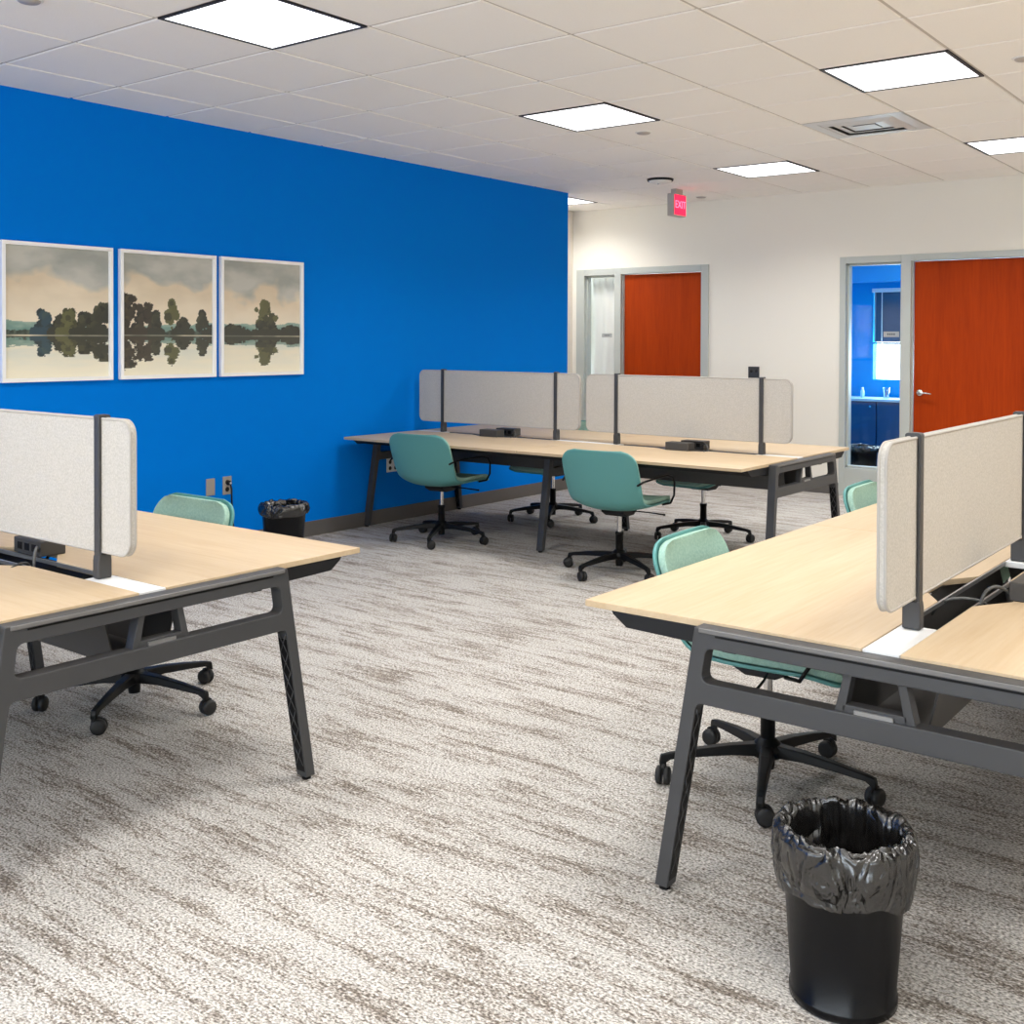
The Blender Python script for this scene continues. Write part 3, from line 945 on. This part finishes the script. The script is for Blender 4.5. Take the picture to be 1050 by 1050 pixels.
# ------------------------------------------------------------------ chairs
# y, z, half width, side lift
PROF = [(.305, .398, .20, .0), (.292, .418, .222, .004), (.21, .428, .236, .012), (.08, .420, .242, .022), (-.05, .410, .243, .034),
        (-.145, .413, .242, .044), (-.208, .442, .242, .05), (-.243, .505, .246, .046), (-.268, .585, .249, .038), (-.289, .665, .248, .028),
        (-.306, .735, .243, .018), (-.314, .776, .238, .014)]
def sheet(inset, off_in, off_out, s0=0, s1=1, r_top=.085, r_front=.06):
    pts = catmull(PROF, 5)
    L = [0]
    for a, b in zip(pts[:-1], pts[1:]): L.append(L[-1] + math.hypot(b[0] - a[0], b[1] - a[1]))
    T = L[-1]
    def at(s):
        s = max(0, min(T, s))
        for i in range(len(L) - 1):
            if L[i + 1] >= s - 1e-9: break
        f = (s - L[i]) / max(1e-9, L[i + 1] - L[i])
        p = [pts[i][d] * (1 - f) + pts[i + 1][d] * f for d in range(4)]
        g = (pts[i + 1][0] - pts[i][0], pts[i + 1][1] - pts[i][1])
        # smoother tangent
        j0, j1 = max(0, i - 1), min(len(pts) - 1, i + 2)
        g = (pts[j1][0] - pts[j0][0], pts[j1][1] - pts[j0][1])
        h = math.hypot(*g)
        return p, (g[1] / h, -g[0] / h)       # normal to the sitter's side: for +y-going-back path
    a, b = s0 * T + inset, s1 * T - inset
    N = 44; V = 16
    ss = [a + (b - a) * (.5 - .5 * math.cos(PI * k / N)) * .45 + (b - a) * (k / N) * .55 for k in range(N + 1)]
    grid = [[], []]
    for s in ss:
        p, nrm = at(s)
        hw = p[2] - inset
        d1, d0 = b - s, s - a
        for d, r in ((d1, r_top), (d0, r_front)):
            if d < r: hw -= r - math.sqrt(max(0, r * r - (r - d) ** 2))
        for k in range(V + 1):
            v = -1 + 2 * k / V
            v = math.sin(v * PI / 2) * .35 + v * .65
            lift = p[3] * abs(v) ** 2.6
            for q, off in ((0, off_in), (1, off_out)):
                o = off + lift
                grid[q].append((v * hw, p[0] + nrm[0] * o, p[1] + nrm[1] * o))
    return grid, N, V
def thick(grid, N, V, mb):
    A, B = grid
    n = len(A)
    vs = A + B; fs = []
    W = V + 1
    for i in range(N):
        for k in range(V):
            q = (i * W + k, i * W + k + 1, (i + 1) * W + k + 1, (i + 1) * W + k)
            fs.append(q); fs.append(tuple(x + n for x in q[::-1]))
    rim = [k for k in range(V + 1)] + [i * W + V for i in range(1, N + 1)] + [N * W + k for k in range(V - 1, -1, -1)] + [i * W for i in range(N - 1, 0, -1)]
    for a, b in zip(rim, rim[1:] + rim[:1]): fs.append((a, b, b + n, a + n))
    mb.add(vs, fs, True)
    return mb

def make_chair():
    root = thing('office_chair', 'x', 'office chair', (0, 0, 0), 0, 'sage green office chairs at the desks')
    g, N, V = sheet(0, .0, -.012)
    sh = thick(g, N, V, MB()).build('shell', 'shell', root)
    b = sh.modifiers.new('bevel', 'BEVEL'); b.width = .004; b.segments = 2; b.limit_method = 'ANGLE'; b.angle_limit = R(50)
    g, N, V = sheet(.011, .026, .0005, r_top=.08, r_front=.055)
    pd = thick(g, N, V, MB()).build('upholstery', 'pad', root)
    b = pd.modifiers.new('bevel', 'BEVEL'); b.width = .010; b.segments = 3; b.limit_method = 'ANGLE'; b.angle_limit = R(50)
    for s in (-1, 1):
        q = MB()
        q.tube([(s * .222, .14, .418), (s * .252, .195, .424), (s * .262, .225, .47), (s * .265, .222, .55), (s * .265, .19, .588), (s * .265, .10, .602),
                (s * .265, -.10, .602), (s * .26, -.22, .596), (s * .246, -.272, .58)], .0065, 8)
        q.build('armrest', 'black', root)
    MB().prism([(-.11, .405), (.11, .412), (.10, .38), (.05, .355), (-.05, .355), (-.10, .38)], -.075, .075, 'x').build('tilt_mechanism', 'dark', root, bevel=.006)
    q = MB(); q.tube([(.07, .03, .382), (.16, .05, .378), (.25, .06, .372), (.275, .062, .37)], [.004, .004, .005, .007], 8); q.build('lever', 'black', root)
    MB().lathe([(.0145, .24), (.0145, .36)], n=18).build('gas_lift', 'chrome', root)
    MB().lathe([(.001, .045), (.022, .045), (.0235, .06), (.0235, .235), (.026, .238), (.026, .252), (.0145, .254)], n=20).build('column', 'black', root)
    MB().lathe([(.024, .085), (.05, .088), (.052, .118), (.036, .135), (.024, .145)], n=24).build('hub', 'black', root)
    for k in range(5):
        a = R(72 * k)
        q = MB()
        # tapering arm that turns down at the end
        st = [(.035, .128, .090, .026), (.12, .124, .093, .022), (.22, .112, .086, .018), (.315, .097, .077, .0145), (.345, .090, .058, .013), (.35, .07, .055, .012)]
        vs = []; fs = []
        for (r, zt, zb, w) in st:
            vs += [(r, -w, zb), (r, w, zb), (r, w * .75, zt), (r, -w * .75, zt)]
        for i in range(len(st) - 1):
            for j in range(4):
                j2 = (j + 1) % 4
                fs.append((i * 4 + j, i * 4 + j2, (i + 1) * 4 + j2, (i + 1) * 4 + j))
        fs += [(3, 2, 1, 0), tuple(range((len(st) - 1) * 4, len(st) * 4))]
        rot = lambda p: (p[0] * math.cos(a) - p[1] * math.sin(a), p[0] * math.sin(a) + p[1] * math.cos(a), p[2])
        q.add([rot(p) for p in vs], fs)
        leg = q.build('base_leg', 'black', root, bevel=.004)
        # caster: two wheels, a hood, a stem
        cyaw = a + R(70 + 40 * math.sin(k * 2.1))
        cc = (.335 * math.cos(a), .335 * math.sin(a), .029)
        cm = MB()
        rc = lambda p: (cc[0] + p[0] * math.cos(cyaw) - p[1] * math.sin(cyaw), cc[1] + p[0] * math.sin(cyaw) + p[1] * math.cos(cyaw), cc[2] + p[2])
        for s in (-1, 1):
            w = MB(); w.lathe([(.001, s * .023), (.018, s * .024), (.026, s * .021), (.029, s * .015), (.029, s * .005), (.001, s * .004)], n=24, axis='y')
            cm.add([rc((p[0] + .014, p[1], p[2])) for p in w.v], w.f, True)
        w = MB(); w.prism(rnd_corner([(-.014, .0), (-.012, .028), (.012, .036), (.03, .030), (.020, .0)], .006, 3), -.0045, .0045, 'y')
        cm.add([rc(p) for p in w.v], w.f)
        w = MB(); w.lathe([(.008, .0), (.008, .06)], n=10); cm.add([rc(p) for p in w.v], w.f, True)
        cm.build('caster', 'rubber', leg)
    return root
# x, y, facing angle (deg from +y, counter-clockwise), rotation of the star base (world deg)
CH = [
    ('green office chair before the back desk, nearer the blue wall, back turned', -5.13, 5.84, 7, 9),
    ('green office chair before the back desk, in the middle of the photo', -3.57, 5.71, 6, 44),
    ('office chair behind the back desk near the blue wall, mostly hidden by a desk leg', -5.03, 7.055, 180, 12),
    ('office chair pushed under the far side of the back desk, right of the middle chair', -3.72, 7.08, 176, 10),
    ('green office chair at the left desk, below the two steel wall plates', -3.76, 2.475, 180, 15),
    ('green office chair at the right front desk, nearest the trash can', -1.495, 3.295, -87, 3),
    ('green office chair at the right desk, partly behind the divider screen, below the navy office', -1.49, 4.92, -87, 20),
]
cp = None
for lab, x, y, face, base in CH:
    if cp is None:
        c = cp = make_chair()
    else:
        c = copy_tree(cp)
    c.location = (x, y, 0); c.rotation_euler = (0, 0, R(face)); c['label'] = lab
    for ch in children(c):
        if ch.name.split('.')[0] == 'base_leg': ch.rotation_euler = (0, 0, R(base - face))

# ------------------------------------------------------------------ trash cans and their bags
def make_can(label):
    root = thing('trash_can', label, 'trash can')
    MB().lathe([(.001, 0), (.112, 0), (.118, .004), (.118, .022), (.114, .026), (.138, .368), (.143, .374), (.143, .38), (.137, .38),
                (.134, .372), (.110, .03), (.001, .012)], n=48).build('bucket', 'bin', root)
    return root
def make_bag(label, skirt=.12, seed=0, knot=-1.15):
    n = 220
    vs = []; fs = []
    rows = [('o', k / 16) for k in range(17)] + [('r', k / 6) for k in range(1, 7)] + [('i', k / 16) for k in range(1, 17)]
    def ridge(a, t, f, g, o):
        return 1 - 2.4 * abs(noise.noise(Vector((math.cos(a) * f, math.sin(a) * f, t * g + seed + o))))
    for kind, t in rows:
        for j in range(n):
            a = 2 * PI * j / n
            ca, sa = math.cos(a), math.sin(a)
            hem = skirt * (1 + .08 * math.sin(2 * a + seed) + .05 * math.sin(5 * a + 2 * seed) + .06 * noise.noise(Vector((ca * 4, sa * 4, seed + 20))))
            skew = .22 * noise.noise(Vector((ca * 2.2, sa * 2.2, seed + 4)))
            if kind == 'o':
                b = a + skew * 2.2 * (1 - t)
                z = .38 - hem * (1 - t)
                body = .114 + (.138 - .114) * (z / .368)
                gather = .35 + .65 * t
                r = body + .012 + .009 * math.sin(PI * min(1, t * .9))
                r += .45 * (.35 + .65 * t) * (.0046 * ridge(b, t, 7, .9, 0) + .0036 * ridge(b, t, 16, 1.2, 3)) + .002 * ridge(a, t, 3, 6, 8) * (1 - t)
                # folds fanning out from the places where the film is pulled tight
                for g0, gz, amp in ((knot, .10, 1.0), (knot + 2.2, .2, .7), (knot - 2.0, .15, .7)):
                    dx = ((a - g0 + PI) % (2 * PI) - PI) * .14
                    dz = (t - gz) * hem
                    dd = math.hypot(dx, dz)
                    psi = math.atan2(dz, dx)
                    wv = noise.noise(Vector((math.cos(psi) * 5, math.sin(psi) * 5, seed + dd * 6)))
                    r += amp * .0075 * (.55 - abs(wv) * 2.2) * math.exp(-(dd / .11) ** 2) * min(1, dd / .02)
                r -= .006 * math.exp(-((((a - knot + PI) % (2 * PI) - PI) * .14) / .02) ** 2 - ((t - .1) * hem / .03) ** 2)
                r = max(r, body + .0035)
            elif kind == 'r':
                z = .38 + .013 * math.sin(PI * t) + .012 * noise.noise(Vector((ca * 4, sa * 4, seed + 9))) * math.sin(PI * t) + .004 * ridge(a, t, 14, 1, 5)
                r = .150 - .028 * t + .004 * ridge(a, 1, 12, .9, 2)
            else:
                b = a + skew * 4 * t
                r = .122 - .040 * t + min(1, t * 3) * (.013 * ridge(b, t, 2.4, 2.2, 11) + .007 * ridge(b, t, 6, 3, 13)) + .003 * ridge(b, t, 14, 2, 2)
                z = .378 - .31 * t + .015 * ridge(a, t, 3, 3, 15) * t
                r = max(.02, min(r, .129 - .018 * t))
            vs.append((r * ca, r * sa, max(z, .035)))
    m = len(rows)
    for i in range(m - 1):
        for j in range(n):
            j2 = (j + 1) % n
            fs.append((i * n + j, i * n + j2, (i + 1) * n + j2, (i + 1) * n + j))
    fs.append(tuple(range((m - 1) * n, m * n)))
    o = MB().add(vs, fs, True).build('trash_bag', 'bag')
    tag(o, label, 'trash bag')
    return o
c = make_can('black round trash can on the carpet at the right front, beside the desk end'); c.location = (-.872, 2.315, 0); c.scale = (.965, .965, .955)
b = make_bag('shiny black liner folded over the rim of the front trash can', .125, 1.0); b.location = (-.872, 2.315, 0); b.scale = (.965, .965, .955)
c = make_can('black trash can against the blue wall, between the left and back desks'); c.location = (-5.35, 4.59, 0)
b = make_bag('black liner in the trash can by the blue wall', .06, 4.0); b.location = (-5.35, 4.59, 0)
c = make_can('black trash can in the blue office, behind the glass'); c.location = (-3.88, 10.72, 0)
b = make_bag('black liner in the trash can inside the blue office', .05, 2.2); b.location = (-3.88, 10.72, 0)

# ------------------------------------------------------------------ light
w = bpy.data.worlds.new('daylight'); SC.world = w; w.use_nodes = True
bg = w.node_tree.nodes['Background']
bg.inputs['Color'].default_value = (.80, .90, 1.0, 1); bg.inputs['Strength'].default_value = 4.0
def area(name, loc, rot, sx, sy, power, col):
    l = bpy.data.lights.new(name, 'AREA'); l.shape = 'RECTANGLE'; l.size = sx; l.size_y = sy; l.energy = power; l.color = col
    o = bpy.data.objects.new(name, l); C.objects.link(o); o.location = loc; o.rotation_euler = rot
    return o
area('window_daylight', ((fx0 + fx1) / 2, ROOM_F - .2, (fz0 + fz1) / 2), (R(127), 0, 0), fx1 - fx0, fz1 - fz0, 150, (.86, .93, 1))
area('office_window_daylight', ((WO0 + WO1) / 2, OY1 + .16, 1.2), (R(-90), 0, 0), WO1 - WO0, .42, 80, (.65, .92, 1))
l = thing('office_ceiling_light', 'ceiling light inside the blue office, out of view above the glass', 'ceiling light', (-3.3, 11.2, 2.6))
MB().box(-.3, .3, -.3, .3, -.006, 0).build('frame', 'white', l)
MB().box(-.28, .28, -.28, .28, -.009, -.006).build('diffuser', emit_mat('office_diffuser', (215, 240, 255), 14), l)
area('far_office_light', (-6.1, BY + .55, 2.7), (0, 0, 0), 1.0, .5, 14, (1, 1, .98))

vs_ = SC.view_settings
vs_.view_transform = 'Standard'; vs_.look = 'None'; vs_.gamma = 1; vs_.use_curve_mapping = False
vs_.exposure = 0.28
SC.cycles.use_denoising = True
SC.cycles.max_bounces = 10
SC.cycles.diffuse_bounces = 6
